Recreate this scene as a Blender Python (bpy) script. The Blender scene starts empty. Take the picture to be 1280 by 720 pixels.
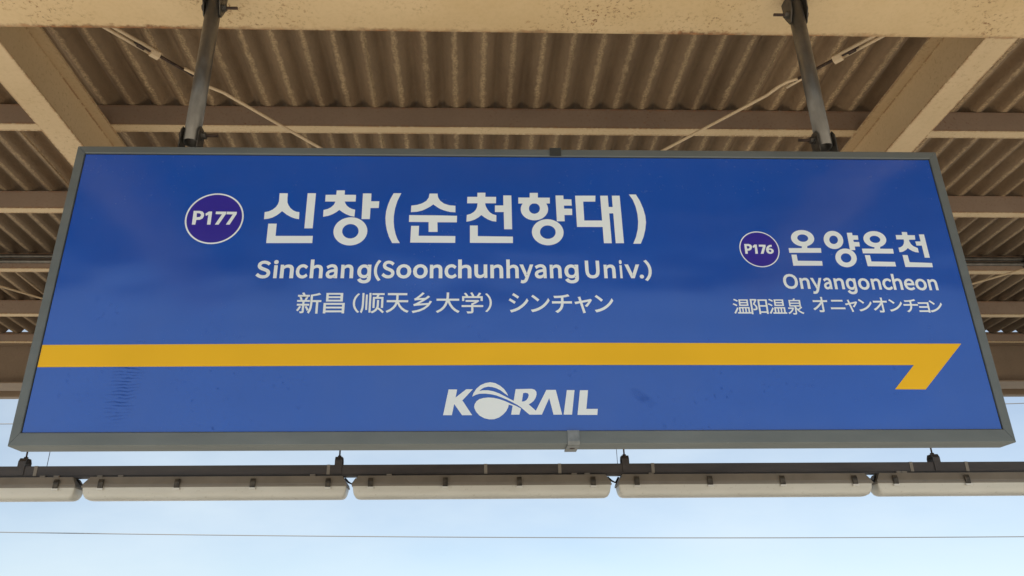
import bpy, bmesh, math, random
import numpy as np
from mathutils import Vector, Matrix
from mathutils.geometry import tessellate_polygon

random.seed(7)
sc = bpy.context.scene
COL = sc.collection
CZ = 1.70                                    # camera height above the platform

# ------------------------------------------------------------------ camera
FPX, PITCH, YAW, ROLL = 945.96, 0.39117, 0.03095, -0.01103
CX, CY = -26.68, 34.59                       # principal point offset of the cropped photograph
fwd = np.array([math.sin(YAW) * math.cos(PITCH), math.cos(YAW) * math.cos(PITCH), math.sin(PITCH)])
rt0 = np.array([math.cos(YAW), -math.sin(YAW), 0.0])
up0 = np.cross(rt0, fwd)
rgt = rt0 * math.cos(ROLL) + up0 * math.sin(ROLL)
upv = -rt0 * math.sin(ROLL) + up0 * math.cos(ROLL)
cam = bpy.data.cameras.new('camera')
cam_o = bpy.data.objects.new('camera', cam)
COL.objects.link(cam_o)
cam.sensor_fit = 'HORIZONTAL'
cam.sensor_width = 36.0
cam.lens = FPX / 1280 * 36.0
cam.shift_x = -CX / 1280
cam.shift_y = CY / 1280
cam.clip_start = 0.05
cam.clip_end = 6000
cam_o.matrix_world = Matrix(((rgt[0], upv[0], -fwd[0], 0), (rgt[1], upv[1], -fwd[1], 0),
                             (rgt[2], upv[2], -fwd[2], CZ), (0, 0, 0, 1)))
sc.camera = cam_o

# ------------------------------------------------------------------ light
SUN_EL, SUN_AZ = math.radians(41), math.radians(203)       # azimuth clockwise from +Y
world = bpy.data.worlds.new('World')
sc.world = world
world.use_nodes = True
wn = world.node_tree
for n in list(wn.nodes):
    wn.nodes.remove(n)
sky = wn.nodes.new('ShaderNodeTexSky')
sky.sky_type = 'NISHITA'
sky.sun_disc = False
sky.sun_elevation = SUN_EL
sky.sun_rotation = SUN_AZ
sky.altitude = 800
sky.air_density = 0.8
sky.dust_density = 0.3
sky.ozone_density = 2.5
bg = wn.nodes.new('ShaderNodeBackground')
bg.inputs['Strength'].default_value = 0.053
wo = wn.nodes.new('ShaderNodeOutputWorld')
# thin bright cloud veil over the whole sky
tcw = wn.nodes.new('ShaderNodeTexCoord')
mpw = wn.nodes.new('ShaderNodeMapping'); mpw.inputs['Scale'].default_value = (1.0, 1.0, 2.6)
nzw = wn.nodes.new('ShaderNodeTexNoise'); nzw.inputs['Scale'].default_value = 2.2; nzw.inputs['Detail'].default_value = 6; nzw.inputs['Roughness'].default_value = .55
rpw = wn.nodes.new('ShaderNodeValToRGB')
rpw.color_ramp.elements[0].position = .36; rpw.color_ramp.elements[0].color = (.42, .42, .42, 1)
rpw.color_ramp.elements[1].position = .68; rpw.color_ramp.elements[1].color = (.74, .74, .74, 1)
mxw = wn.nodes.new('ShaderNodeMix'); mxw.data_type = 'RGBA'
mxw.inputs[7].default_value = (7.3, 8.35, 9.0, 1)
wn.links.new(tcw.outputs['Generated'], mpw.inputs[0]); wn.links.new(mpw.outputs[0], nzw.inputs['Vector'])
wn.links.new(nzw.outputs['Fac'], rpw.inputs[0]); wn.links.new(rpw.outputs[0], mxw.inputs[0])
wn.links.new(sky.outputs[0], mxw.inputs[6]); wn.links.new(mxw.outputs[2], bg.inputs[0])
wn.links.new(bg.outputs[0], wo.inputs[0])
sun = bpy.data.lights.new('sun', 'SUN')
sun.energy = 5.0
sun.angle = math.radians(0.53)
sun.color = (1.0, 0.95, 0.88)
sun_o = bpy.data.objects.new('sun', sun)
COL.objects.link(sun_o)
sdir = Vector((math.sin(SUN_AZ) * math.cos(SUN_EL), math.cos(SUN_AZ) * math.cos(SUN_EL), math.sin(SUN_EL)))
sun_o.rotation_euler = sdir.to_track_quat('Z', 'Y').to_euler()
sun_o.location = (0, -20, 40)
vs = sc.view_settings
vs.view_transform = 'Standard'
vs.look = 'None'
vs.exposure = 1.1
vs.gamma = 1.0
vs.use_curve_mapping = False
sc.cycles.max_bounces = 10
sc.cycles.diffuse_bounces = 6

# ------------------------------------------------------------------ helpers
def tag(o, label=None, cat=None, group=None, kind=None):
    if label: o['label'] = label
    if cat: o['category'] = cat
    if group: o['group'] = group
    if kind: o['kind'] = kind
    return o

def worg(o):
    v = Vector((0, 0, 0))
    while o is not None:
        v = v + o.location
        o = o.parent
    return v

def empty(name, loc):
    o = bpy.data.objects.new(name, None)
    o.empty_display_size = 0.1
    o.location = loc
    COL.objects.link(o)
    return o

class MB:
    """collects simple shapes, builds ONE mesh object"""
    def __init__(s):
        s.v, s.f, s.sm = [], [], []
    def add(s, vs_, fs_, smooth=False):
        b = len(s.v)
        s.v += [tuple(p) for p in vs_]
        s.f += [tuple(b + i for i in f) for f in fs_]
        s.sm += [smooth] * len(fs_)
        return s
    def box(s, x0, x1, y0, y1, z0, z1):
        vs_ = [(x, y, z) for z in (z0, z1) for y in (y0, y1) for x in (x0, x1)]
        return s.add(vs_, [(0, 2, 3, 1), (4, 5, 7, 6), (0, 1, 5, 4), (2, 6, 7, 3), (0, 4, 6, 2), (1, 3, 7, 5)])
    def prism(s, prof, axis, a0, a1):
        """closed profile (list of 2D points) extruded along axis 'x' (prof = y,z) or 'y' (prof = x,z) or 'z'"""
        n = len(prof)
        def mk(a, p):
            return (a, p[0], p[1]) if axis == 'x' else (p[0], a, p[1]) if axis == 'y' else (p[0], p[1], a)
        vs_ = [mk(a0, p) for p in prof] + [mk(a1, p) for p in prof]
        fs_ = [(i, (i + 1) % n, n + (i + 1) % n, n + i) for i in range(n)]
        tris = tessellate_polygon([[Vector((p[0], p[1], 0)) for p in prof]])
        fs_ += [tuple(t) for t in tris] + [tuple(n + i for i in reversed(t)) for t in tris]
        return s.add(vs_, fs_)
    def tube(s, p0, p1, r0, r1=None, n=12, cap=True, smooth=True):
        r1 = r0 if r1 is None else r1
        p0, p1 = Vector(p0), Vector(p1)
        d = (p1 - p0).normalized()
        a = Vector((0, 0, 1)) if abs(d.z) < .9 else Vector((1, 0, 0))
        u = d.cross(a).normalized(); w = d.cross(u)
        ring = [u * math.cos(2 * math.pi * i / n) + w * math.sin(2 * math.pi * i / n) for i in range(n)]
        vs_ = [p0 + k * r0 for k in ring] + [p1 + k * r1 for k in ring]
        s.add(vs_, [(i, (i + 1) % n, n + (i + 1) % n, n + i) for i in range(n)], smooth)
        if cap:
            s.add(vs_, [tuple(reversed(range(n))), tuple(range(n, 2 * n))])
        return s
    def path(s, pts, r, n=8):
        pts = [Vector(p) for p in pts]
        vs_, fs_ = [], []
        for k, p in enumerate(pts):
            d = (pts[min(k + 1, len(pts) - 1)] - pts[max(k - 1, 0)]).normalized()
            a = Vector((0, 0, 1)) if abs(d.z) < .9 else Vector((1, 0, 0))
            u = d.cross(a).normalized(); w = d.cross(u)
            vs_ += [p + (u * math.cos(2 * math.pi * i / n) + w * math.sin(2 * math.pi * i / n)) * r for i in range(n)]
        for k in range(len(pts) - 1):
            fs_ += [(k * n + i, k * n + (i + 1) % n, (k + 1) * n + (i + 1) % n, (k + 1) * n + i) for i in range(n)]
        s.add(vs_, fs_, True)
        m = len(pts) - 1
        s.add(vs_, [tuple(reversed(range(n))), tuple(m * n + i for i in range(n))])
        return s
    def build(s, name, mat, parent=None, fix=True):
        org = worg(parent) if parent else Vector((0, 0, 0))
        me = bpy.data.meshes.new(name)
        me.from_pydata([tuple(Vector(p) - org) for p in s.v], [], s.f)
        me.polygons.foreach_set('use_smooth', s.sm)
        if fix:
            bm = bmesh.new(); bm.from_mesh(me)
            bmesh.ops.remove_doubles(bm, verts=bm.verts, dist=1e-6)
            bmesh.ops.recalc_face_normals(bm, faces=bm.faces)
            bm.to_mesh(me); bm.free()
        me.materials.append(mat)
        o = bpy.data.objects.new(name, me)
        COL.objects.link(o)
        o.parent = parent
        return o

def copy_tree(o, parent=None):
    c = o.copy()
    COL.objects.link(c)
    c.parent = parent
    for ch in list(o.children):
        copy_tree(ch, c)
    return c

# ------------------------------------------------------------------ materials
class NT:
    def __init__(s, name):
        s.m = bpy.data.materials.new(name); s.m.use_nodes = True
        s.t = s.m.node_tree; s.b = s.t.nodes['Principled BSDF']
    def n(s, kind, **kw):
        nd = s.t.nodes.new(kind)
        for k, v in kw.items():
            if k in nd.inputs: nd.inputs[k].default_value = v
            else: setattr(nd, k, v)
        return nd
    def l(s, a, b): s.t.links.new(a, b)
    def coord(s): return s.n('ShaderNodeTexCoord').outputs['Object']
    def noise(s, vec, scale, detail=4.0, rough=0.55):
        nd = s.n('ShaderNodeTexNoise', Scale=scale, Detail=detail, Roughness=rough)
        s.l(vec, nd.inputs['Vector']); return nd.outputs['Fac']
    def ramp(s, fac, stops):
        nd = s.n('ShaderNodeValToRGB')
        e = nd.color_ramp.elements
        while len(e) < len(stops): e.new(0.5)
        for el, (p, c) in zip(e, stops):
            el.position = p
            el.color = (c, c, c, 1) if isinstance(c, (int, float)) else (*c, 1)
        s.l(fac, nd.inputs['Fac']); return nd.outputs['Color']
    def math(s, op, a, b=None, clamp=False):
        nd = s.n('ShaderNodeMath', operation=op, use_clamp=clamp)
        for i, v in enumerate((a, b)):
            if v is None: continue
            if isinstance(v, (int, float)): nd.inputs[i].default_value = v
            else: s.l(v, nd.inputs[i])
        return nd.outputs[0]
    def mix(s, fac, a, b):
        nd = s.n('ShaderNodeMix', data_type='RGBA')
        for sock, v in ((nd.inputs[0], fac), (nd.inputs[6], a), (nd.inputs[7], b)):
            if isinstance(v, (int, float)): sock.default_value = v
            elif isinstance(v, tuple): sock.default_value = (*v, 1)
            else: s.l(v, sock)
        return nd.outputs[2]
    def bump(s, h, strength=.3, dist=.002):
        nd = s.n('ShaderNodeBump', Strength=strength, Distance=dist)
        s.l(h, nd.inputs['Height']); s.l(nd.outputs[0], s.b.inputs['Normal'])
    def base(s, v):
        if isinstance(v, tuple): s.b.inputs['Base Color'].default_value = (*v, 1)
        else: s.l(v, s.b.inputs['Base Color'])
        return s
    def set(s, **kw):
        for k, v in kw.items():
            s.b.inputs[k.replace('_', ' ')].default_value = v
        return s

def scaled(N, vec, sx, sy, sz):
    m = N.n('ShaderNodeMapping'); m.inputs['Scale'].default_value = (sx, sy, sz)
    N.l(vec, m.inputs['Vector']); return m.outputs[0]

def paint(name, c0, c1, rust_amt=.5, edge=True, rough=.55, thr=.585, rim=()):
    """old cream paint with rust freckles, runs and chipped edges"""
    N = NT(name); co = N.coord()
    tone = N.ramp(N.noise(co, 3.0, 5), [(.3, c0), (.7, c1)])
    fine = N.noise(co, 60, 3)
    tone = N.mix(N.ramp(fine, [(.45, 0.0), (.75, .22)]), tone, (c0[0] * .72, c0[1] * .68, c0[2] * .6))
    big = N.ramp(N.noise(co, 2.1, 4, .65), [(.46, 0.0), (.66, 1.0)])
    spots = N.ramp(N.noise(co, 60, 6, .75), [(thr, 0.0), (thr + .045, 1.0)])
    m = N.math('MULTIPLY', N.math('MULTIPLY', spots, big), rust_amt)
    if edge:
        bv = N.n('ShaderNodeBevel', samples=4); bv.inputs['Radius'].default_value = .02
        ge = N.n('ShaderNodeNewGeometry')
        dt = N.n('ShaderNodeVectorMath', operation='DOT_PRODUCT')
        N.l(bv.outputs[0], dt.inputs[0]); N.l(ge.outputs['Normal'], dt.inputs[1])
        em = N.ramp(dt.outputs['Value'], [(.80, 1.0), (.97, 0.0)])
        chip = N.ramp(N.noise(co, 40, 6, .75), [(.43, 0.0), (.50, 1.0)])
        patch = N.ramp(N.noise(co, 1.4, 3), [(.35, .3), (.55, 1.0)])
        m = N.math('MAXIMUM', m, N.math('MULTIPLY', N.math('MULTIPLY', em, chip), patch))
    if rim:                                      # rust creeping in from the long edges of a flange (object Y)
        spy = N.n('ShaderNodeSeparateXYZ'); N.l(co, spy.inputs[0])
        for ey in rim:
            dd = N.math('ABSOLUTE', N.math('SUBTRACT', spy.outputs[1], ey))
            dd = N.math('ADD', dd, N.math('MULTIPLY', N.math('SUBTRACT', N.noise(co, 22, 5, .7), .5), .07))
            rm = N.math('MULTIPLY', N.ramp(dd, [(.006, 1.0), (.022, 0.0)]), N.ramp(N.noise(scaled(N, co, 1, .2, .2), 1.7, 4, .6), [(.38, .08), (.54, 1.0)]))
            m = N.math('MAXIMUM', m, N.math('MULTIPLY', rm, .9))
    rustc = N.ramp(N.noise(co, 40, 3), [(.3, (.10, .038, .014)), (.7, (.36, .145, .045))])
    N.base(N.mix(m, tone, rustc))
    rg = N.math('ADD', N.math('MULTIPLY', m, .3), rough)
    N.l(rg, N.b.inputs['Roughness'])
    N.bump(N.math('ADD', N.noise(co, 120, 2), N.math('MULTIPLY', m, -1.2)), .25, .0015)
    return N.m

M = {}
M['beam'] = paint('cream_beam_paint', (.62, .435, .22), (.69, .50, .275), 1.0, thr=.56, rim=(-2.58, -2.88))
M['girder'] = paint('cream_girder_paint', (.57, .41, .225), (.63, .46, .265), .5)
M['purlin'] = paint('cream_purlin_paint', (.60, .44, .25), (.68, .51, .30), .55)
M['shaded_web'] = paint('shaded_purlin_web_paint', (.26, .185, .135), (.32, .23, .165), .8)  # browner than the flanges; the shade on the webs is put into the colour
M['rod'] = paint('cream_rod_paint', (.60, .44, .26), (.68, .51, .32), .4, edge=False)
M['far'] = paint('dimmed_far_paint', (.22, .155, .10), (.27, .19, .125), .3, edge=False)  # cream darkened to brown: the dim light at the far end is painted in

PITCH_S = 0.16
N = NT('roof_sheet_underside'); co = N.coord()
sep = N.n('ShaderNodeSeparateXYZ'); N.l(co, sep.inputs[0])
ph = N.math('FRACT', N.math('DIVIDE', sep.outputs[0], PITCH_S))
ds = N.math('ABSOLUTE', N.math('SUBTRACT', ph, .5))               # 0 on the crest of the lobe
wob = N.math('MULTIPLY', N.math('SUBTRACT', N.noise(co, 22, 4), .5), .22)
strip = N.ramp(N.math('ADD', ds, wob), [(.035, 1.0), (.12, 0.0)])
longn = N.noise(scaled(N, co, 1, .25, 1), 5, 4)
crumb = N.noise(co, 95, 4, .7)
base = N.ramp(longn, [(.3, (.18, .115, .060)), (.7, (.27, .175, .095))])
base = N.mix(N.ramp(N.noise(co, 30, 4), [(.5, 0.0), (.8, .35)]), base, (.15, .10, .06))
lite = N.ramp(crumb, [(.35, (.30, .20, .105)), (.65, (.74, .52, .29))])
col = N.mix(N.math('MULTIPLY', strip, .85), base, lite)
oi = N.n('ShaderNodeObjectInfo')
hs = N.n('ShaderNodeHueSaturation'); N.l(N.math('ADD', N.math('MULTIPLY', oi.outputs['Random'], .34), .84), hs.inputs['Value'])
stain = N.ramp(N.noise(scaled(N, co, 1.2, .35, 1), 3.2, 5, .65), [(.50, 0.0), (.66, .45)])
N.l(N.mix(stain, col, (.12, .065, .03)), hs.inputs['Color']); col = hs.outputs[0]
N.base(col).set(Roughness=.85)
N.bump(N.math('ADD', N.math('MULTIPLY', crumb, N.math('ADD', N.math('MULTIPLY', strip, 2.2), .35)), N.noise(co, 40, 3)), .9, .006)
M['sheet'] = N.m

N = NT('galvanised_steel'); co = N.coord()
N.base(N.ramp(N.noise(scaled(N, co, 1, 1, .3), 14, 4), [(.3, (.13, .115, .095)), (.7, (.26, .235, .20))])).set(Metallic=.75, Roughness=.42)
N.l(N.ramp(N.noise(co, 30, 3), [(.3, .32), (.7, .55)]), N.b.inputs['Roughness'])
M['steel'] = N.m
N = NT('dark_bracket_steel'); co = N.coord()
N.base(N.ramp(N.noise(co, 30, 4), [(.35, (.045, .038, .03)), (.7, (.12, .10, .075))])).set(Metallic=.4, Roughness=.5)
M['bracket'] = N.m
N = NT('rusty_bolt'); co = N.coord()
N.base(N.ramp(N.noise(co, 60, 4), [(.35, (.03, .016, .01)), (.7, (.09, .05, .03))])).set(Metallic=.3, Roughness=.65)
M['bolt'] = N.m
N = NT('grey_green_frame'); co = N.coord()
fr = N.ramp(N.noise(scaled(N, co, .35, 1, 1), 9, 5), [(.3, (.125, .136, .126)), (.7, (.165, .176, .163))])
fr = N.mix(N.ramp(N.noise(co, 140, 3, .7), [(.66, 0.0), (.72, .5)]), fr, (.30, .30, .27))
N.base(fr).set(Metallic=.25, Roughness=.45)
N.bump(N.noise(co, 160, 2), .12, .0006)
M['frame'] = N.m
M['gasket'] = NT('black_gasket').base((.008, .009, .012)).set(Roughness=.6).m
M['back'] = NT('grey_sign_back').base((.20, .20, .18)).set(Roughness=.5).m
N = NT('clip_aluminium'); co = N.coord()
N.base(N.ramp(N.noise(co, 40, 3), [(.3, (.17, .175, .165)), (.7, (.25, .25, .235))])).set(Metallic=.5, Roughness=.42)
M['clip'] = N.m
M['clip_dark'] = NT('dark_clip').base((.035, .035, .03)).set(Roughness=.5).m

# --- blue acrylic face: colour, faint scuffs, dirt specks and wavy gloss
def acrylic(name, c, gloss_bump=True, scuffs=False, spec=.5, ro_=.3):
    N = NT(name); co = N.coord()
    colr = N.ramp(N.noise(co, 1.3, 3), [(.35, tuple(v * .94 for v in c)), (.65, tuple(v * 1.05 for v in c))])
    if scuffs:
        sp = N.n('ShaderNodeSeparateXYZ'); N.l(co, sp.inputs[0])
        sx, sz = sp.outputs[0], sp.outputs[2]
        # ladder of short rubbed lines near the left end (made with a stack of fine stripes, broken by noise)
        st = N.ramp(N.math('FRACT', N.math('ADD', N.math('MULTIPLY', sz, 88.0), N.math('MULTIPLY', N.noise(co, 14, 3), 2.4))), [(.50, 0.0), (.60, 1.0), (.9, 1.0), (.99, 0.0)])
        cxl = N.math('ADD', N.math('MULTIPLY', N.math('SUBTRACT', sz, .20), .10), SC_X)
        wx = N.ramp(N.math('ABSOLUTE', N.math('SUBTRACT', sx, cxl)), [(.0, 1.0), (.016, .7), (.06, 0.0)])
        wz = N.ramp(N.math('ABSOLUTE', N.math('SUBTRACT', sz, .215)), [(.08, 1.0), (.17, 0.0)])
        brk = N.ramp(N.noise(scaled(N, co, 1, 1, 3), 20, 3), [(.40, 0.0), (.5, 1.0)])
        m = N.math('MULTIPLY', N.math('MULTIPLY', st, wx), N.math('MULTIPLY', wz, brk))
        # grey-blue smudge right of the logo
        dx = N.math('SUBTRACT', sx, SM_X); dz = N.math('SUBTRACT', sz, SM_Z)
        a_ = N.math('ADD', N.math('MULTIPLY', dx, .78), N.math('MULTIPLY', dz, -.62))
        b_ = N.math('ADD', N.math('MULTIPLY', dx, .62), N.math('MULTIPLY', dz, .78))
        rr = N.math('ADD', N.math('POWER', N.math('DIVIDE', a_, .055), 2.0), N.math('POWER', N.math('DIVIDE', b_, .020), 2.0))
        sm = N.math('MULTIPLY', N.ramp(rr, [(.0, 1.0), (1.0, 0.0)]), N.ramp(N.noise(co, 45, 3), [(.35, .1), (.65, .8)]))
        sp_ = N.math('MULTIPLY', N.ramp(N.noise(co, 70, 3, .6), [(.64, 0.0), (.69, 1.0)]), N.ramp(N.noise(co, 2.6, 2), [(.45, 0.0), (.65, .6)]))
        m = N.math('MAXIMUM', m, N.math('MAXIMUM', sm, sp_))
        colr = N.mix(N.math('MULTIPLY', m, .26), colr, (.010, .018, .06))
        dust = N.ramp(N.noise(scaled(N, co, 1, 1, .5), 6, 5), [(.45, 0.0), (.8, .03)])
        colr = N.mix(dust, colr, (.22, .25, .32))
        ro = N.math('ADD', N.math('MULTIPLY', m, .35), N.ramp(N.noise(co, 2.2, 4), [(.3, .13), (.7, .20)]))
        N.l(ro, N.b.inputs['Roughness'])
        N.l(N.math('SUBTRACT', .5, N.math('MULTIPLY', m, .28)), N.b.inputs['Specular IOR Level'])
    else:
        N.set(Roughness=ro_, Specular_IOR_Level=spec)
    N.base(colr)
    N.set(IOR=1.78)
    if gloss_bump:
        N.bump(N.noise(scaled(N, co, .7, 1, 1.3), 1.9, 2), .32, .035)
    return N.m

# ------------------------------------------------------------------ sign geometry (metres)
X0, D, Z0, W, H, T = -1.4336, 2.366, 0.5366 + CZ, 3.2, 1.1116, 0.0817
B, B2 = 0.0306, 0.0435
CAMP = np.array([0, 0, CZ])

def ray(px, py):
    return fwd + rgt * (px - 640 - CX) / FPX - upv * (py - 360 - CY) / FPX

def on_sign(px, py):
    """a photo pixel carried onto the face of the sign: x and z in metres"""
    d = ray(px, py)
    p = CAMP + d * ((D + .005) / d[1])
    return (p[0], p[2])

def at_y(px, py, Y):
    d = ray(px, py)
    p = CAMP + d * (Y / d[1])
    return Vector(p)

SGN = Vector((X0 + W / 2, D, Z0))
SC_X = on_sign(158, 470)[0] - SGN.x
SM_X = on_sign(803, 497)[0] - SGN.x
SM_Z = on_sign(803, 497)[1] - SGN.z
M['blue'] = acrylic('blue_acrylic', (.0008, .076, .43), True, True)
M['yellow'] = acrylic('yellow_film', (.88, .49, .008), spec=.16, ro_=.45)
M['white'] = acrylic('white_film', (.83, .87, .86), spec=.25, ro_=.4)
M['violet'] = acrylic('violet_film', (.035, .022, .30), spec=.2)

# ================================================================== setting
def structure(name, mb, mat):
    return tag(mb.build(name, mat), kind='structure')

N = NT('ballast_ground'); co = N.coord()
N.base(N.ramp(N.noise(co, 6, 6, .7), [(.3, (.20, .185, .16)), (.7, (.36, .335, .29))])).set(Roughness=.9)
structure('ground', MB().box(-3000, 3000, -3000, 3000, -1.4, -1.15), N.m)
N = NT('platform_concrete'); co = N.coord()
N.base(N.ramp(N.noise(co, 2.5, 6, .65), [(.3, (.36, .345, .31)), (.7, (.46, .445, .40))])).set(Roughness=.85)
structure('platform', MB().box(-60, 60, -2.6, 9.6, -1.149, 0.0), N.m)

# ================================================================== platform canopy
ZG = CZ + 2.44            # underside of the main beams and girders
GT = CZ + 2.748           # girder top = purlin underside
PT = CZ + 2.888           # purlin top = roof sheet underside
GXS = [-6.752, -2.172, 2.408, 6.988]
YF = -1.15
can = empty('platform_canopy', (0, 5.2, 0))
tag(can, 'cream painted steel platform canopy with corrugated roof, purlins and rust-flecked beams above the blue sign', 'canopy')

def ibeam_prof(c, w, z0, z1, tf, tw):
    a, b = c - w / 2, c + w / 2
    l, r = c - tw / 2, c + tw / 2
    return [(a, z0), (b, z0), (b, z0 + tf), (r, z0 + tf), (r, z1 - tf), (b, z1 - tf), (b, z1), (a, z1), (a, z1 - tf), (l, z1 - tf), (l, z0 + tf), (a, z0 + tf)]

MB().prism(ibeam_prof(2.47, .30, ZG, PT - .004, .015, .010), 'x', -7.3, 7.5).build('main_beam', M['beam'], can)
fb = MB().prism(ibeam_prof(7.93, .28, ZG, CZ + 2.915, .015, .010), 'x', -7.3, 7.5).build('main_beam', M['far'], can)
for gx in GXS:
    for y0, y1 in ((YF, 2.318), (2.622, 7.788)):
        MB().prism(ibeam_prof(gx, .15, ZG + .001, GT, .010, .008), 'y', y0, y1).build('girder', M['girder'], can)
# purlins: cold-formed lipped channels
def purlin(y0, zb, zt, w=.068, t=.0032, lip=.018):
    a, b = y0, y0 + w
    p = [(a, zb + t), (a, zt), (b, zt), (b, zt - lip), (b - t, zt - lip), (b - t, zt - t), (a + t, zt - t), (a + t, zb + t)]
    o = MB().prism(p, 'x', -7.2, 7.4).build('purlin', M['shaded_web'], can)
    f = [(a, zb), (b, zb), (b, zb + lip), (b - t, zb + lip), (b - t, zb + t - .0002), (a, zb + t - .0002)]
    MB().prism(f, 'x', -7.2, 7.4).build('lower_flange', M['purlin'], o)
    return o
PY = [3.73 + .965 * k for k in range(-5, 4)]
for y0 in PY:
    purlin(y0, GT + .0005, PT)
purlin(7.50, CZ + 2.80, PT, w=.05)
# cleats that bolt each purlin to the girders
for gx in GXS:
    for y0 in PY:
        if y0 < 3: continue
        c = MB().box(gx + .03, gx + .036, y0 + .071, y0 + .135, GT + .001, GT + .11)
        c.box(gx + .03, gx + .10, y0 + .0705, y0 + .0765, GT + .001, GT + .11)
        c.build('purlin_cleat', M['purlin'], can)
# roof sheets, side-lapped, seven flutes each
def sheet_profile(x):
    u = (x / PITCH_S) % 1.0
    c = .5 + .5 * math.cos(2 * math.pi * u)
    return .054 * c ** 1.9
NSH = 14
xs0 = -7.36
me_sheet = None
for k in range(NSH):
    a = xs0 + k * 7 * PITCH_S
    if me_sheet is None:
        n = 7 * 18 + 10
        xl = [PITCH_S * (.5 - .03) + (7 * PITCH_S + .010) * i / n for i in range(n + 1)]
        vs_, fs_ = [], []
        ys_ = [YF, 7.51]
        for lay in (0.0, .0009):
            for yy in ys_:
                for i, x in enumerate(xl):
                    drop = -.0065 * max(0.0, 1 - (n - i) / 9.0)
                    vs_.append((x, yy, sheet_profile(x) + lay + drop + .0068))
        m = n + 1
        for lay in (0, 1):
            o_ = lay * 2 * m
            for i in range(n):
                q = (o_ + i, o_ + i + 1, o_ + m + i + 1, o_ + m + i)
                fs_.append(q if lay else tuple(reversed(q)))
        for i in range(n):
            fs_.append((i, i + 1, 2 * m + i + 1, 2 * m + i)); fs_.append((m + i, 3 * m + i, 3 * m + i + 1, m + i + 1))
        fs_.append((0, 2 * m, 3 * m, m)); fs_.append((n, m + n, 3 * m + n, 2 * m + n))
        mbs = MB(); mbs.add(vs_, fs_, True)
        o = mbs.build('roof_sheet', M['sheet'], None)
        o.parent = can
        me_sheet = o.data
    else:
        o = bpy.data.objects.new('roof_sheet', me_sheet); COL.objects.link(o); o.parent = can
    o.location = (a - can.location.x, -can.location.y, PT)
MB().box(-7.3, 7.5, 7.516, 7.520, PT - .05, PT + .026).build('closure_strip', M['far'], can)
MB().box(-7.3, 7.5, 8.0705, 8.2995, ZG + .085, ZG + .09).build('gutter_sun_block', M['far'], can)  # plate added over the beam-fascia gap to keep sun off the fascia
MB().prism([(7.42, PT + .060), (7.423, PT + .060), (7.423, PT + .187), (7.75, PT + .187), (7.75, PT + .190), (7.42, PT + .190)], 'x', -7.3, 7.5).build('roof_end_sun_block', M['far'], can)  # angle added above the sheet ends, stops sun reaching the far beam
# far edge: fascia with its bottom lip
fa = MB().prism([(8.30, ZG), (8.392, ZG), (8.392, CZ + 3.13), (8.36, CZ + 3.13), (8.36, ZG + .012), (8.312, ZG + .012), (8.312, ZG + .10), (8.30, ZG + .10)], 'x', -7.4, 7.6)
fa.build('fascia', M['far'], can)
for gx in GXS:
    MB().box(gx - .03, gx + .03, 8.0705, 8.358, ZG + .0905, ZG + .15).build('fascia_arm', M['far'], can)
# two conduits strapped to a purlin
cnd = PY[7]
for zc, r in ((CZ + 2.852, .017), (CZ + 2.806, .017)):
    c = MB().tube((-7.2, cnd - r - .001, zc), (7.4, cnd - r - .001, zc), r, n=12)
    co_ = c.build('conduit', M['steel'], can)
    for k in range(-4, 5):
        xx = .35 + k * 1.45
        MB().prism([(cnd - .0005, zc - .030), (cnd - .0005, zc + .030), (cnd - .003, zc + .030), (cnd - .003, zc + r + .002), (cnd - 2 * r - .004, zc + r + .002), (cnd - 2 * r - .004, zc - r - .002), (cnd - .003, zc - r - .002), (cnd - .003, zc - .030)], 'x', xx, xx + .03).build('saddle', M['bracket'], co_)
# diagonal brace rods with turnbuckles
def brace(xa, ya, xb, yb, z, dx, e):
    # e = where the turnbuckle body ends along the rod
    a = Vector((xa + dx, ya, z)); b = Vector((xb + dx, yb, z))
    d = (b - a).normalized(); s_ = Vector((-d.y, d.x, 0))
    L0 = (b - a).length
    at = lambda t, o=0, h=0: a + d * t + s_ * o + Vector((0, 0, h))
    r = MB().path([at(e + .20, 0), at(e + .24, .018), at(e + .29, .018), at(e + .37, 0), at(L0)], .0085)
    rod = r.build('brace_rod', M['rod'], can)
    for sg in (-1, 1):
        MB().tube(at(.04, sg * .017), at(e, sg * .017), .0085, n=8).build('turnbuckle_bar', M['rod'], rod)
    MB().tube(at(e - .03), at(e + .012), .025, n=6, smooth=False).build('turnbuckle_nut', M['rod'], rod)
    MB().tube(at(e - .11), at(e + .22), .0075, n=8).build('threaded_end', M['bolt'], rod)
    MB().tube(at(e - .095), at(e - .06), .016, n=6, smooth=False).build('lock_nut', M['bolt'], rod)
    MB().tube(at(e + .14, -.012), at(e + .27, -.020), .008, n=8).build('hook_tail', M['rod'], rod)
    MB().box(a.x - .05, a.x + .05, a.y - .08, a.y + .03, z - .006, z + .006).build('gusset', M['rod'], rod)
    MB().box(b.x - .06, b.x + .06, b.y - .06, b.y + .06, z - .006, z + .006).build('gusset', M['rod'], rod)
for dx in (-4.58, 0, 4.58):
    brace(-1.93, 2.485, 2.32, 7.50, CZ + 2.60, dx, .63)
    brace(2.13, 2.535, -2.07, 7.46, CZ + 2.575, dx, .50)
# columns, outside the picture, that carry the beams
for cx_ in (GXS[0], GXS[3]):
    for cy_, w_ in ((2.47, .26), (7.93, .24)):
        c = MB().prism([(p[0], p[1]) for p in ibeam_prof(cx_, .26, cy_ - w_ / 2, cy_ + w_ / 2, .014, .010)], 'z', .02, ZG - .001)
        cc = c.build('column', M['beam'], can)
        MB().box(cx_ - .22, cx_ + .22, cy_ - .22, cy_ + .22, .0005, .02).build('base_plate', M['beam'], cc)

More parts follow.
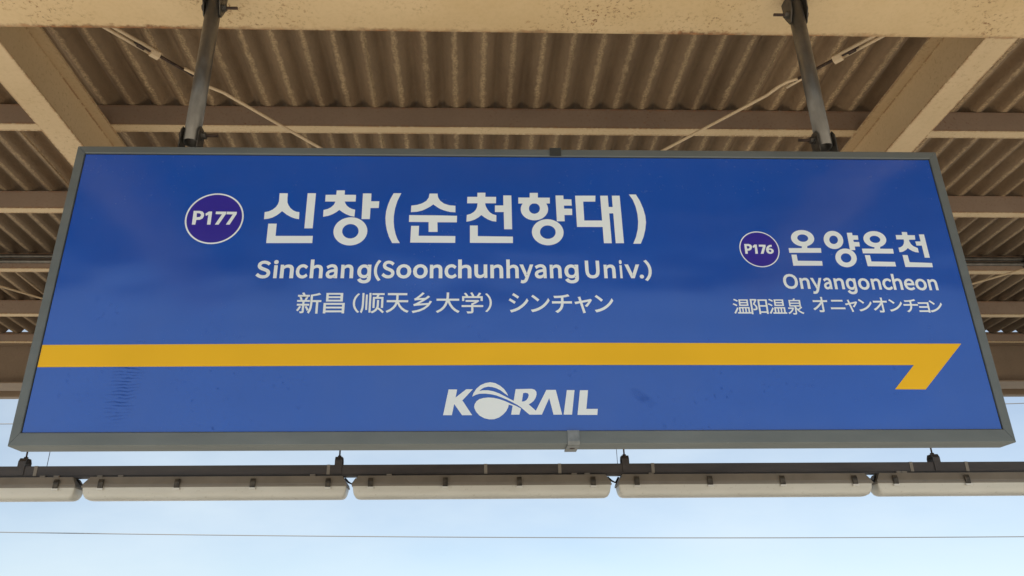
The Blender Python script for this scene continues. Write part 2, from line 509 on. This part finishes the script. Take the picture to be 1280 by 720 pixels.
# ================================================================== the sign
sign = empty('station_sign', SGN)
tag(sign, 'wide blue hanging station name board with grey frame, yellow arrow and white lettering', 'sign')

def rail(name, side):
    """one mitred member of the frame; profile = (inward distance, depth)"""
    w = B2 if side == 'bottom' else B
    prof = [(0, .0035), (.0008, .0016), (.0022, .0004), (.012, .0), (w - .003, .0), (w - .0006, .0016), (w, .004), (w, .0075), (.012, .0075), (.012, T - .004), (.012, T), (0, T)]
    ws = {'left': B, 'right': B, 'top': B, 'bottom': B2}
    nb = {'left': ('bottom', 'top'), 'right': ('bottom', 'top'), 'top': ('left', 'right'), 'bottom': ('left', 'right')}[side]
    mb = MB(); n = len(prof); vs_ = []
    for e in (0, 1):
        k = ws[nb[e]] / w
        for (p, dp) in prof:
            ins = p * k + .0007
            if side in ('left', 'right'):
                x = X0 + p if side == 'left' else X0 + W - p
                z = Z0 + ins if e == 0 else Z0 + H - ins
            else:
                z = Z0 + H - p if side == 'top' else Z0 + p
                x = X0 + ins if e == 0 else X0 + W - ins
            vs_.append((x, D + dp, z))
    fs_ = [(i, (i + 1) % n, n + (i + 1) % n, n + i) for i in range(n)]
    tr = tessellate_polygon([[Vector((p[0], p[1], 0)) for p in prof]])
    fs_ += [tuple(t) for t in tr] + [tuple(n + i for i in reversed(t)) for t in tr]
    mb.add(vs_, fs_)
    return mb.build(name, M['frame'], sign)
for s_ in ('left', 'right', 'top', 'bottom'):
    rail('frame_rail', s_)
MB().box(X0 + .0125, X0 + W - .0125, D + .012, D + T - .003, Z0 + .0125, Z0 + H - .0125).build('light_box_body', M['back'], sign)
MB().box(X0 + B - .006, X0 + W - B + .006, D + .0085, D + .0115, Z0 + B2 - .006, Z0 + H - B + .006).build('gasket', M['gasket'], sign)
GAP = .0032
PX0, PX1, PZ0, PZ1 = X0 + B + GAP, X0 + W - B - GAP, Z0 + B2 + .0008, Z0 + H - B - GAP
panel = MB().box(PX0, PX1, D + .0052, D + .0083, PZ0, PZ1).build('face_panel', M['blue'], sign)
panel['label'] = 'glossy blue acrylic face'

# clips on the middle of the top and bottom rails
cl0 = on_sign(687, 192)[0]; cl1 = on_sign(701, 192)[0]
MB().prism([(D - .003, Z0 + H - .030), (D - .003, Z0 + H + .004), (D + .05, Z0 + H + .004), (D + .05, Z0 + H + .0005), (D - .0005, Z0 + H + .0005), (D - .0005, Z0 + H - .030)], 'x', cl0, cl1).build('top_clip', M['clip_dark'], sign)
cb0 = on_sign(709, 545)[0]; cb1 = on_sign(724, 545)[0]
bc = MB().prism([(D - .0035, Z0 + .008), (D - .0035, Z0 + .043), (D - .0006, Z0 + .043), (D - .0006, Z0 - .0006), (D + .096, Z0 - .0006), (D + .096, Z0 - .005), (D + .006, Z0 - .005), (D + .0, Z0 - .003)], 'x', cb0, cb1).build('bottom_clip', M['clip'], sign)
cm = (cb0 + cb1) / 2
MB().tube((cm, D + .045, Z0 - .0056), (cm, D + .045, Z0 - .0046), .0085, n=14).build('bolt_hole', M['bolt'], bc)

# ---------------------------------------------------------------- lettering (flat film on the face)
class Film:
    """flat cut-out shapes lying on the face of the sign; each polygon gets its own tiny offset"""
    def __init__(s): s.v, s.f, s.k = [], [], 0
    def poly(s, outer, *holes):
        loops = [outer] + list(holes)
        y = D + .0052 - .00045 - .00004 * s.k; s.k += 1
        b = len(s.v)
        for lp in loops: s.v += [(p[0], y, p[1]) for p in lp]
        if holes and len(holes) == 1 and len(outer) == len(holes[0]):
            n = len(outer)
            s.f += [(b + i, b + (i + 1) % n, b + n + (i + 1) % n, b + n + i) for i in range(n)]
        else:
            s.f += [tuple(b + i for i in t) for t in tessellate_polygon([[Vector((p[0], p[1], 0)) for p in lp] for lp in loops])]
    def build(s, name, mat):
        mb = MB(); mb.v, mb.f = s.v, s.f; mb.sm = [False] * len(s.f)
        o = mb.build(name, mat, panel, fix=False)
        me = o.data
        for p in me.polygons:
            if p.normal.y > 0: p.flip()
        return o

def crop(ox, oy, s):
    return lambda pts: [on_sign(ox + x / s, oy + y / s) for x, y in pts]
def ell(cx, cy, rx, ry, tilt=0, n=40):
    t = math.radians(tilt)
    return [(cx + rx * math.cos(a) * math.cos(t) - ry * math.sin(a) * math.sin(t), cy + rx * math.cos(a) * math.sin(t) + ry * math.sin(a) * math.cos(t)) for a in (2 * math.pi * i / n for i in range(n))]

F = Film()
C = crop(320, 230, 8.471)
F.poly(C([(250,98),(338,98),(333,150),(333,195),(345,225),(365,255),(395,280),(425,293),(460,298),(455,373),(415,366),(370,350),(325,325),(300,305),(276,288),(250,310),(215,335),(175,355),(130,368),(85,373),(92,298),(135,290),(175,272),(210,245),(232,215),(243,185),(247,150)]))
F.poly(C([(547,98),(635,98),(600,470),(512,470)]))
F.poly(C([(130,420),(220,420),(207,550),(602,550),(596,626),(108,626)]))
C = crop(400, 230, 8.471)
F.poly(C([(177,68),(264,68),(261,115),(382,115),(377,186),(262,186),(268,205),(285,230),(310,250),(340,265),(372,272),(364,347),(320,338),(275,320),(240,300),(205,275),(170,300),(130,322),(85,338),(33,347),(38,275),(80,265),(115,248),(145,222),(158,200),(162,186),(55,186),(60,115),(173,115)]))
F.poly(C([(455,100),(545,100),(541,183),(628,183),(622,255),(535,255),(527,372),(440,372)]))
F.poly(C(ell(322,502,180,149,-6)), C(ell(322,501,87,76,-6)))
F.poly(C([(780,98),(862,98),(820,180),(795,260),(782,340),(780,400),(785,460),(800,530),(820,585),(846,626),(764,626),(730,560),(708,490),(696,420),(693,360),(700,290),(720,220),(745,160)]))
C = crop(500, 230, 8.471)
F.poly(C([(313,102),(398,102),(402,140),(425,178),(465,207),(520,225),(587,231),(587,301),(530,297),(470,282),(420,262),(385,240),(352,217),(320,240),(280,262),(235,282),(180,295),(115,299),(120,229),(180,222),(235,205),(278,180),(304,145)]))
F.poly(C([(98,330),(350,332),(604,337),(602,407),(396,406),(398,508),(303,508),(303,404),(95,402)]))
F.poly(C([(118,444),(202,444),(197,549),(586,552),(584,624),(108,621)]))
C = crop(575, 230, 8.471)
F.poly(C([(184,93),(269,93),(268,137),(382,137),(381,205),(266,205),(272,235),(290,270),(315,300),(345,320),(385,332),(384,400),(340,394),(295,376),(260,355),(225,330),(195,355),(155,378),(115,392),(68,400),(72,328),(110,318),(145,298),(170,270),(182,240),(185,205),(75,205),(78,137),(184,137)]))
F.poly(C([(458,122),(543,122),(552,480),(467,480),(463,298),(370,298),(370,228),(459,228)]))
F.poly(C([(105,440),(188,440),(188,553),(560,558),(560,626),(105,624)]))
C = crop(640, 230, 8.471)
F.poly(C([(187,95),(273,95),(273,150),(187,150)]))
F.poly(C([(67,144),(400,146),(400,208),(67,208)]))
F.poly(C(ell(237,268,145,118)), C(ell(237,261,58,55)))
F.poly(C([(460,123),(543,123),(545,162),(628,164),(632,230),(550,230),(551,262),(636,263),(637,330),(555,330),(558,396),(475,396)]))
F.poly(C(ell(378,512,168,138,4)), C(ell(379,511,83,71,4)))
C = crop(710, 230, 8.471)
F.poly(C([(75,125),(290,125),(288,188),(160,188),(172,388),(362,388),(367,456),(95,456)]))
F.poly(C([(340,125),(420,125),(463,628),(380,628)]))
F.poly(C([(463,125),(546,125),(592,628),(505,628)]))
F.poly(C([(428,245),(476,245),(482,312),(434,312)]))
F.poly(C([(643,112),(718,112),(760,180),(795,260),(818,340),(825,410),(818,480),(800,560),(770,634),(690,634),(720,560),(738,480),(742,400),(735,320),(715,240),(685,170)]))
F.build('hangul_station_name', M['white'])

F = Film()
C = crop(975, 280, 12)
F.poly(C(ell(338,214,175,122,8)), C(ell(340,212,82,55,8)))
F.poly(C([(328,322),(410,322),(408,365),(326,365)]))
F.poly(C([(128,362),(612,362),(620,432),(140,432)]))
F.poly(C([(170,460),(248,460),(266,552),(630,556),(640,626),(200,626)]))
F.poly(C(ell(801,240,152,131,30)), C(ell(803,238,66,62,30)))
F.poly(C([(1000,132),(1080,132),(1086,170),(1165,172),(1175,237),(1098,237),(1106,270),(1186,272),(1198,338),(1120,338),(1130,392),(1050,392)]))
F.poly(C(ell(990,509,163,138,18)), C(ell(990,510,80,68,18)))
C = crop(1070, 280, 12)
F.poly(C(ell(281,229,173,120,10)), C(ell(283,231,80,52,10)))
F.poly(C([(275,338),(360,340),(362,378),(275,378)]))
F.poly(C([(88,370),(552,374),(566,445),(103,441)]))
F.poly(C([(130,468),(208,468),(230,563),(583,570),(600,638),(175,634)]))
F.poly(C([(682,120),(762,123),(770,168),(880,170),(888,237),(792,237),(800,265),(825,305),(860,335),(925,362),(940,430),(890,424),(840,405),(800,382),(775,362),(755,385),(725,405),(690,420),(652,424),(635,356),(670,348),(700,325),(715,295),(718,260),(712,232),(605,232),(593,166),(692,168)]))
F.poly(C([(940,157),(1018,157),(1106,508),(1030,506),(985,325),(905,325),(886,263),(968,263)]))
F.poly(C([(695,466),(772,468),(802,574),(1138,586),(1152,650),(740,646)]))
F.build('hangul_next_station_name', M['white'])

# yellow line with its arrow barb
F = Film()
l1, l2 = on_sign(53, 431.2), on_sign(47, 459.0)
F.poly([(PX0 + .0005, l1[1]), on_sign(640, 428.3), on_sign(1201.5, 429.6), on_sign(1157, 486.8), on_sign(1118.8, 486.6), on_sign(1142.2, 456.4), on_sign(640, 456.2), (PX0 + .0005, l2[1])])
F.build('yellow_arrow', M['yellow'])

# round number badges
for (l, r, t, b_) in ((230.7, 305.2, 241.9, 304.1), (923.9, 974.6, 289.6, 333.4)):
    c = on_sign((l + r) / 2, (t + b_) / 2)
    tp = on_sign((l + r) / 2, t); bt = on_sign((l + r) / 2, b_)
    lf = on_sign(l, (t + b_) / 2); rg = on_sign(r, (t + b_) / 2)
    R = ((rg[0] - lf[0]) + (tp[1] - bt[1])) / 4
    print('badge radius', (rg[0] - lf[0]) / 2, (tp[1] - bt[1]) / 2)
    n = 64
    cir = lambda rr: [(c[0] + rr * math.cos(2 * math.pi * i / n), c[1] + rr * math.sin(2 * math.pi * i / n)) for i in range(n)]
    Fd = Film(); Fd.poly(cir(R * .975)); Fd.build('number_badge', M['violet'])
    Fr = Film(); Fr.k = 2; Fr.poly(cir(R), cir(R * .945)); Fr.build('badge_ring', M['white'])

# number lettering, drawn as cut-outs
DIG = Film(); DIG.k = 6
C = crop(225, 235, 9.6)
DIG.poly(C([(165,275),(238,275),(272,284),(290,308),(288,340),(270,368),(238,382),(196,384),(184,440),(142,440)]), C([(202,303),(234,304),(250,315),(250,333),(238,348),(200,352)][::-1]))
DIG.poly(C([(348,283),(387,283),(366,440),(324,440),(340,322),(310,336),(306,308)]))
DIG.poly(C([(432,283),(556,285),(552,312),(464,440),(418,440),(504,316),(428,314)]))
DIG.poly(C([(562,285),(684,287),(680,314),(596,440),(550,440),(634,318),(558,316)]))
DIG.build('number_lettering', M['white'])
DIG = Film(); DIG.k = 6
C = crop(918, 285, 13.58)
DIG.poly(C([(165,272),(240,272),(278,284),(298,310),(297,345),(280,372),(250,385),(222,385),(228,438),(186,438)]), C([(208,306),(240,307),(256,320),(256,338),(242,350),(214,352)][::-1]))
DIG.poly(C([(338,282),(378,282),(400,438),(356,438),(344,326),(316,340),(308,308)]))
DIG.poly(C([(412,284),(526,286),(530,312),(494,438),(446,438),(482,320),(414,318)]))
DIG.poly(C([(630,286),(634,318),(606,322),(588,334),(578,350),(600,346),(636,352),(662,374),(668,400),(656,424),(630,438),(602,440),(572,432),(548,410),(536,376),(540,340),(558,310),(590,290)]), C([(582,374),(588,396),(602,410),(618,408),(626,396),(622,380),(606,370)]))
DIG.build('number_lettering', M['white'])

# company wordmark
F = Film()
C = crop(550, 475, 11.636)
F.poly(C([(125,138),(250,138),(226,256),(380,136),(478,135),(325,297),(468,512),(320,512),(207,350),(172,512),(45,512)]))
C2 = crop(630, 475, 10.667)
F.poly(C([(470,243),(485,195),(530,125),(590,75),(660,45),(730,33),(800,45),(870,80),(930,130),(970,185),(991,232),(940,195),(880,150),(820,120),(760,103),(700,97),(640,110),(600,135),(572,160),(620,150),(700,150),(780,165),(860,195),(940,235),(1020,278),(1078,306)]) + C2([(150,318)]) + C([(1060,328),(980,288),(900,255),(820,225),(740,207),(660,198),(580,200),(520,215)]))
F.poly(C2([(155,122),(370,118),(410,130),(432,160),(434,195),(420,240),(395,280),(360,308),(330,325),(425,410),(565,132),(690,132),(775,462),(660,462),(603,240),(505,462),(340,462),(300,430),(260,395),(222,362),(175,331),(128,306),(130,275)]), C2([(255,175),(290,170),(318,178),(330,200),(322,235),(300,268),(270,285),(238,288)][::-1]))
F.poly(C([(497,390),(505,350),(530,310),(570,280),(630,262),(700,255),(780,260),(860,278),(940,305),(1010,337),(1064,362),(1060,376),(1000,358),(990,400),(965,450),(920,500),(860,545),(790,570),(720,573),(640,555),(570,515),(520,455),(500,410)]))
F.poly(C2([(118,328),(170,350),(226,381),(205,462),(95,462)]))
F.poly(C2([(838,135),(940,135),(907,462),(795,462)]))
F.poly(C2([(1012,137),(1120,137),(1098,386),(1250,386),(1244,466),(980,466)]))
F.build('railway_wordmark', M['white'])

LEAN = 'ｎｈｕｉＵａ'; LEAN_TOP = 'ｙｖ'; LEAN_G = '\u0261'
# type set from the built-in font's outlines, each character fitted to its box
dg = bpy.context.evaluated_depsgraph_get()
def set_type(name, chars, weight, mat):
    """chars: (character, left px, right px, top px, bottom px)"""
    vv, ff = [], []
    lay = 0
    for ch, l, r, t, b_ in chars:
        xm, ym = (l + r) / 2, (t + b_) / 2
        yl = yr = ym
        left_side = xm < 588                     # uprights lean in the photo: measure each edge where it sticks out
        if ch in LEAN: yl, yr = (b_, t + .35 * (b_ - t)) if left_side else (t, b_)
        if ch in LEAN_TOP: yl = yr = t
        if ch in LEAN_G: yl, yr = (ym, t) if left_side else (t + .3 * (b_ - t), t + .8 * (b_ - t))
        x0 = on_sign(l, yl)[0]; x1 = on_sign(r, yr)[0]; z1 = on_sign(xm, t)[1]; z0 = on_sign(xm, b_)[1]
        tc = bpy.data.curves.new('type', 'FONT'); tc.body = ch; tc.resolution_u = 4
        to = bpy.data.objects.new('type', tc); COL.objects.link(to)
        bpy.context.view_layer.update()
        cv = to.to_curve(bpy.context.evaluated_depsgraph_get()).copy()
        to.to_curve_clear()
        co_ = bpy.data.objects.new('type_curve', cv)
        pts = [p for s_ in cv.splines for p in (s_.bezier_points if s_.type == 'BEZIER' else s_.points)]
        # true outline bounds from a first, unscaled conversion
        COL.objects.link(co_); bpy.context.view_layer.update()
        me = co_.to_mesh(); bx = [v.co.copy() for v in me.vertices]; co_.to_mesh_clear()
        ax, bx1 = min(v.x for v in bx), max(v.x for v in bx)
        ay, by1 = min(v.y for v in bx), max(v.y for v in bx)
        w = weight
        kx = (x1 - x0 - 2 * w) / (bx1 - ax); ky = (z1 - z0 - 2 * w) / (by1 - ay)
        def mp(v): return Vector((x0 + w + (v[0] - ax) * kx, z0 + w + (v[1] - ay) * ky, 0))
        S_ = 100.0
        ctr = Vector(((x0 + x1) / 2, (z0 + z1) / 2, 0))
        for s_ in cv.splines:
            if s_.type == 'BEZIER':
                keep = []
                for p in s_.bezier_points:
                    a_, b2_, c_ = mp(p.handle_left), mp(p.co), mp(p.handle_right)
                    tl, tr_ = p.handle_left_type, p.handle_right_type
                    p.handle_left_type = p.handle_right_type = 'FREE'
                    p.co = (b2_ - ctr) * S_; p.handle_left = (a_ - ctr) * S_; p.handle_right = (c_ - ctr) * S_
                    keep.append((p, tl, tr_))
                for p, tl, tr_ in keep:
                    if tl == 'VECTOR' or (p.handle_left - p.co).length < 1e-4: p.handle_left_type = 'VECTOR'
                    if tr_ == 'VECTOR' or (p.handle_right - p.co).length < 1e-4: p.handle_right_type = 'VECTOR'
        cv.offset = w * S_
        bpy.context.view_layer.update()
        me = co_.to_mesh()
        base = len(vv)
        y = D + .0052 - .00045 - .00007 * (lay % 2); lay += 1
        vv += [(ctr.x + v.co.x / S_, y, ctr.y + v.co.y / S_) for v in me.vertices]
        ff += [tuple(base + i for i in p.vertices) for p in me.polygons]
        co_.to_mesh_clear()
        bpy.data.objects.remove(co_); bpy.data.objects.remove(to)
        bpy.data.curves.remove(cv); bpy.data.curves.remove(tc)
    f = Film(); f.v, f.f = vv, ff
    return f.build(name, mat)

def fw(c): return '\u0261' if c == 'g' else chr(ord(c) + 0xFEE0)
def latin(items, base, xh, asc, desc, slope=0.0, x_ref=0):
    """items: (char, left, right) -> boxes; heights by letter class"""
    out = []
    for ch, l, r in items:
        dy = slope * ((l + r) / 2 - x_ref)
        ov = .35
        if ch in 'SUO': t, b_ = asc + .8, base + .3
        elif ch in 'h': t, b_ = asc - .6, base
        elif ch in 'i': t, b_ = asc, base
        elif ch in 'gy': t, b_ = xh, desc
        elif ch in '()': t, b_ = asc, desc - 3.0
        elif ch == '.': t, b_ = base - 4.6, base + .4
        elif ch in 'nuv': t, b_ = xh, base
        else: t, b_ = xh - ov, base + .4
        out.append((fw(ch), l, r, t + dy, b_ + dy))
    return out
k5 = lambda ox, L: [(c, ox + a / 5.02, ox + b / 5.02) for c, a, b in L]
line = k5(315, [('S',27,117),('i',128,165),('n',172,263),('c',275,350),('h',360,447),('a',460,538),('n',555,637),('g',660,750),('(',765,807),('S',815,895),('o',905,1000),('o',1010,1103),('n',1115,1195),('c',1208,1284)])
line += k5(565, [('h',38,122),('u',140,222),('n',240,322),('h',340,420),('y',425,508),('a',517,595),('n',612,690),('g',705,797),('U',832,930),('n',950,1030),('i',1046,1073),('v',1083,1172),('.',1178,1205),(')',1208,1253)])
set_type('latin_station_name', latin(line, 347.8, 330.6, 325.0, 354.2), .0026, M['white'])
line = [(c, 970 + a / 12.19, 970 + b / 12.19) for c, a, b in [('O',108,332),('n',350,530),('y',520,685),('a',708,865),('n',868,1055),('g',1062,1245)]]
line += [(c, 1070 + a / 11.636, 1070 + b / 11.636) for c, a, b in [('o',30,195),('n',205,380),('c',385,525),('h',500,695),('e',700,850),('o',862,1028),('n',1030,1205)]]
set_type('latin_next_station_name', latin(line, 360.9, 347.0, 341.6, 367.0, .0105, 985), .0019, M['white'])
ln = [('新',371,401.5,365.6,392),('昌',404.5,431,366.2,391.8),('（',441,449.4,366.6,391),('顺',450.5,480.3,366.2,391.6),('天',482.6,511,366.4,391),('乡',515,540,365.4,391.4),('大',545,574.5,365.6,391.2),('学',577,604,365.4,391.8),('）',606.6,614.8,366.6,390.2)]
set_type('chinese_station_name', ln, .0007, M['white'])
ln = [('シ',636,660.6,366.4,390.6),('ン',663.5,687.2,368.6,390.2),('チ',690,715,367.8,391.2),('ャ',718.4,740.2,370.8,391.6),('ン',743.2,766.8,368.8,390.4)]
set_type('japanese_station_name', ln, .0011, M['white'])
ln = [('温',916.2,938.2,373.6,392.2),('阳',938.4,959.6,373.8,392.8),('温',960.2,982.6,373.6,392.4),('泉',984,1004,373.0,393.2)]
set_type('chinese_next_station_name', ln, .0005, M['white'])
ln = [('オ',1015.8,1034.6,371.2,390.2),('ニ',1037.8,1055.8,374.8,386.6),('ャ',1056.8,1072.2,374.6,390.0),('ン',1073,1090,373.8,389.2),('オ',1091.2,1109.2,372.0,390.6),('ン',1111.2,1128,374.0,389.4),('チ',1129.6,1147.6,374.0,390.4),('ョ',1148.2,1161.8,377.8,390.8),('ン',1161.8,1178,375.4,390.4)]
set_type('japanese_next_station_name', ln, .0008, M['white'])

# ================================================================== hanger pipes
def hanger(x, side, label):
    """side = +1: bolt threads point to +x"""
    yc = 2.407
    zs = Z0 + H
    h = empty('hanger_pipe', (x, yc, zs + .0005))
    tag(h, label, 'hanger', 'steel pipes the sign hangs from')
    ro, ri, n = .0300, .0262, 28
    zb, zt = zs + .045, CZ + 2.405
    ring = lambda r, z: [(x + r * math.cos(2 * math.pi * i / n), yc + r * math.sin(2 * math.pi * i / n), z) for i in range(n)]
    vs_ = ring(ro, zb) + ring(ro, zt) + ring(ri, zt) + ring(ri, zb)
    p = MB()
    for k in (0, 2):
        p.add(vs_, [(k * n + i, k * n + (i + 1) % n, (k + 1) * n + (i + 1) % n, (k + 1) * n + i) for i in range(n)], True)
    p.add(vs_, [(n + i, n + (i + 1) % n, 2 * n + (i + 1) % n, 2 * n + i) for i in range(n)])
    p.add(vs_, [(3 * n + i, 3 * n + (i + 1) % n, (i + 1) % n, i) for i in range(n)])
    p.build('pipe', M['steel'], h)
    g = .0312
    # lower U bracket
    b_ = MB().box(x - g - .004, x + g + .004, yc - .028, yc + .028, zs + .0005, zs + .0045)
    lb = b_.build('lower_bracket', M['bracket'], h)
    for sg in (-1, 1):
        xa, xb = sorted((x + sg * g, x + sg * (g + .004)))
        MB().prism([(yc - .028, zs + .0047), (yc + .028, zs + .0047), (yc + .028, zs + .085), (yc + .014, zs + .110), (yc - .014, zs + .110), (yc - .028, zs + .085)], 'x', xa, xb).build('side_plate', M['bracket'], lb)
    ub = MB().box(x - g - .004, x + g + .004, yc - .04, yc + .04, ZG - .0055, ZG - .0006).build('upper_bracket', M['bracket'], h)
    for sg in (-1, 1):
        xa, xb = sorted((x + sg * g, x + sg * (g + .004)))
        MB().prism([(yc - .04, ZG - .0057), (yc + .04, ZG - .0057), (yc + .036, ZG - .075), (yc + .005, ZG - .135), (yc - .010, ZG - .135), (yc - .036, ZG - .085)], 'x', xa, xb).build('side_plate', M['bracket'], ub)
    for zc in (zs + .078, CZ + 2.352):
        q = MB().tube((x - side * .036, yc, zc), (x + side * .096, yc, zc), .0062, n=10)
        bo = q.build('bolt', M['bolt'], h)
        MB().tube((x - side * .0355, yc, zc), (x - side * .046, yc, zc), .0135, n=6, smooth=False).build('bolt_head', M['bolt'], bo)
        MB().tube((x + side * .0356, yc, zc), (x + side * .0395, yc, zc), .017, n=16).build('washer', M['bracket'], bo)
        MB().tube((x + side * .0396, yc, zc), (x + side * .052, yc, zc), .0135, n=6, smooth=False).build('nut', M['bracket'], bo)
    return h
hanger(-1.043, +1, 'grey steel pipe holding the blue sign, above the large station name end')
hanger(1.366, -1, 'grey steel pipe holding the blue sign, above the small next-station name end')

# ================================================================== lamps and their raceway
YL = 4.745
KS = YL / 3.9
N = NT('raceway_paint'); co = N.coord()
N.base(N.ramp(N.noise(scaled(N, co, .2, 1, 1), 16, 5), [(.3, (.036, .030, .028)), (.7, (.07, .058, .052))])).set(Roughness=.5)
M['race'] = N.m
N = NT('lamp_housing_plastic'); co = N.coord()
N.base(N.ramp(N.noise(co, 6, 4), [(.3, (.20, .172, .138)), (.7, (.26, .225, .18))])).set(Roughness=.5)
M['house'] = N.m
N = NT('dusty_opal_diffuser'); co = N.coord()
dcol = N.ramp(N.noise(scaled(N, co, .4, 1, 2), 5, 5), [(.3, (.60, .57, .49)), (.7, (.72, .69, .61))])
dcol = N.mix(N.ramp(N.noise(co, 50, 4), [(.62, 0.0), (.75, .4)]), dcol, (.35, .30, .22))
N.base(dcol).set(Roughness=.35, Transmission_Weight=.0)
M['diff'] = N.m
M['foot'] = NT('white_latch_foot').base((.72, .70, .64)).set(Roughness=.4).m
RB, RT_ = CZ + .728 * KS, CZ + .776 * KS
rw = empty('lamp_raceway', (0, YL, RB))
tag(rw, 'dark steel raceway hung on thin rods above the row of tube lamps', 'raceway')
RX0, RX1 = -4.15, 4.35
joints = [on for on in [at_y(px, 588, YL).x for px in (48, 411.5, 607, 699, 815, 1137, 1206)]]
edges = [RX0] + joints + [RX1]
for a, b_ in zip(edges[:-1], edges[1:]):
    MB().box(a + .001, b_ - .001, YL - .030, YL + .030, RB, RT_).build('raceway_length', M['race'], rw)
for jx in joints:
    MB().box(jx - .010, jx + .010, YL - .0325, YL + .0325, RB - .0015, RT_ + .0015).build('joint_cover', M['house'], rw)
MB().box(RX0, RX1, YL - .024, YL + .024, RB - .012, RB - .0005).build('mounting_strip', M['race'], rw)
for px in (31, 424, 781, 1168):
    hx = at_y(px, 580, YL).x
    hk = MB().prism([(YL - .036, RB + .004), (YL - .036, RT_ + .030), (YL - .022, RT_ + .052), (YL + .022, RT_ + .052), (YL + .036, RT_ + .030), (YL + .036, RB + .004), (YL + .0325, RB + .004), (YL + .0325, RT_ + .028), (YL + .020, RT_ + .048), (YL - .020, RT_ + .048), (YL - .0325, RT_ + .028), (YL - .0325, RB + .004)], 'x', hx - .022, hx + .022)
    hko = hk.build('hanger_clamp', M['race'], rw)
    MB().tube((hx, YL, RT_ + .035), (hx, YL, GT - .0005), .0052, n=8).build('hanger_rod', M['bolt'], hko)
    MB().tube((hx, YL, RT_ + .053), (hx, YL, RT_ + .063), .012, n=6, smooth=False).build('nut', M['bolt'], hko)
for px in (59, 772):
    hx = at_y(px, 575, YL).x
    MB().tube((hx, YL + .012, RT_ - .002), (hx, YL + .012, GT - .0005), .0018, n=6).build('feed_cable', M['bolt'], rw)
for px in (57, 74, 128, 154, 392, 487, 717, 733, 813, 1121, 1128):
    hx = at_y(px, 597, YL).x
    MB().box(hx - .016, hx + .016, YL - .038, YL - .0245, RB - .016, RB - .001).build('conduit_clip', M['house'], rw)

HB, HT = CZ + .668 * KS, RB - .0125         # lamp housing
DB = CZ + .606 * KS
jo = [-1.937 * KS, -.591 * KS, .741 * KS, 2.076 * KS]
LP = (jo[3] - jo[0]) / 3
LL = LP - .042
def make_lamp(x):
    r = empty('tube_lamp', (x, YL, HT))
    tag(r, 'long weatherproof tube lamp with opal diffuser clipped under the dark raceway', 'lamp', 'tube lamps in a row under the raceway')
    hw = LL / 2
    y0, y1 = YL - .065, YL + .065
    h = MB()
    pr = [(y0, HB), (y1, HB), (y1, HB + .014), (y1 - .018, HT), (y0 + .018, HT), (y0, HB + .014)]
    # housing with slanted ends
    n = len(pr); vs_ = []
    for sg in (-1, 1):
        for (yy, zz) in pr:
            vs_.append((x + sg * (hw - (.030 if zz > HB + .02 else 0)), yy, zz))
    h.add(vs_, [(i, (i + 1) % n, n + (i + 1) % n, n + i) for i in range(n)] + [tuple(range(n)), tuple(range(2 * n - 1, n - 1, -1))])
    h.build('housing', M['house'], r)
    MB().box(x - hw - .003, x + hw + .003, y0 - .004, y1 + .004, HB - .006, HB + .0045).build('gasket_rim', M['house'], r)
    # diffuser: long rounded trough
    d = MB(); sec = []
    for k in range(0, 11):
        a = math.pi * k / 10
        c_, s_ = math.cos(a), math.sin(a)
        sec.append((math.copysign(abs(c_) ** .55, c_), -abs(s_) ** .6))
    ends = [(hw - .002, .0), (hw - .003, .36), (hw - .008, .70), (hw - .017, .90), (hw - .030, .98), (hw - .048, 1.0)]
    stations = [(-e, k) for e, k in ends] + [(e, k) for e, k in reversed(ends)]
    dz = HB - .0055 - DB
    m = len(sec); vs_ = []
    for e, k in stations:
        for (cy_, sz_) in sec:
            vs_.append((x + e, YL + cy_ * (y1 - YL) * (.90 + .08 * k), HB - .0055 + sz_ * dz * k))
    fs_ = [(i * m + j, i * m + j + 1, (i + 1) * m + j + 1, (i + 1) * m + j) for i in range(len(stations) - 1) for j in range(m - 1)]
    d.add(vs_, fs_, True)
    d.build('diffuser', M['diff'], r)
    for fr in (.07, .357, .643, .93):
        lx = x - hw + LL * fr
        lt = MB().prism([(y0 - .0045, HB - .012), (y0 - .0045, HB + .020), (y0 - .0005, HB + .040), (y0 - .006, HB + .043), (y0 - .013, HB + .024), (y0 - .013, HB - .010)], 'x', lx - .015, lx + .015).build('latch', M['bracket'], r)
        MB().box(lx - .019, lx + .019, y0 - .015, y0 - .0045, HB - .024, HB - .0122).build('latch_foot', M['foot'], lt)
    return r
l0 = make_lamp(jo[0] - LP / 2)
for k in range(1, 5):
    c = copy_tree(l0)
    c.location.x = jo[0] - LP / 2 + k * LP + (0, .003, -.002, .004, -.003)[k]
    c.rotation_euler.z = (0, .003, -.002, .0035, -.003)[k]
# short flex between neighbouring lamps
for k in range(4):
    x = jo[0] + k * LP
    fx = MB().path([(x - .034, YL - .02, HT - .012), (x - .012, YL - .03, HB + .004 + .02), (x + .012, YL - .03, HB + .012), (x + .034, YL - .02, HT - .014)], .006)
    fx.build('lamp_flex', M['gasket'], rw)

# ================================================================== overhead line wires beyond the platform
N = NT('wire_metal'); N.base((.10, .10, .10)).set(Roughness=.5)
def wire(pa, pb, Y, r, label, sag):
    a, b_ = at_y(*pa, Y), at_y(*pb, Y)
    d = (b_ - a)
    pts = []
    for k in range(-10, 31):
        t = k / 20
        p = a + d * t
        pts.append((p.x, p.y, p.z + sag * (t - .5) ** 2))
    o = MB().path(pts, r, 6).build('overhead_wire', N.m)
    tag(o, label, 'wire')
wire((0, 669), (1280, 674.5), 34, .021, 'thin dark wire crossing the open sky below the row of lamps', .5)
wire((0, 533), (1280, 507), 30, .019, 'thin dark wire passing behind the lower part of the blue sign', .4)
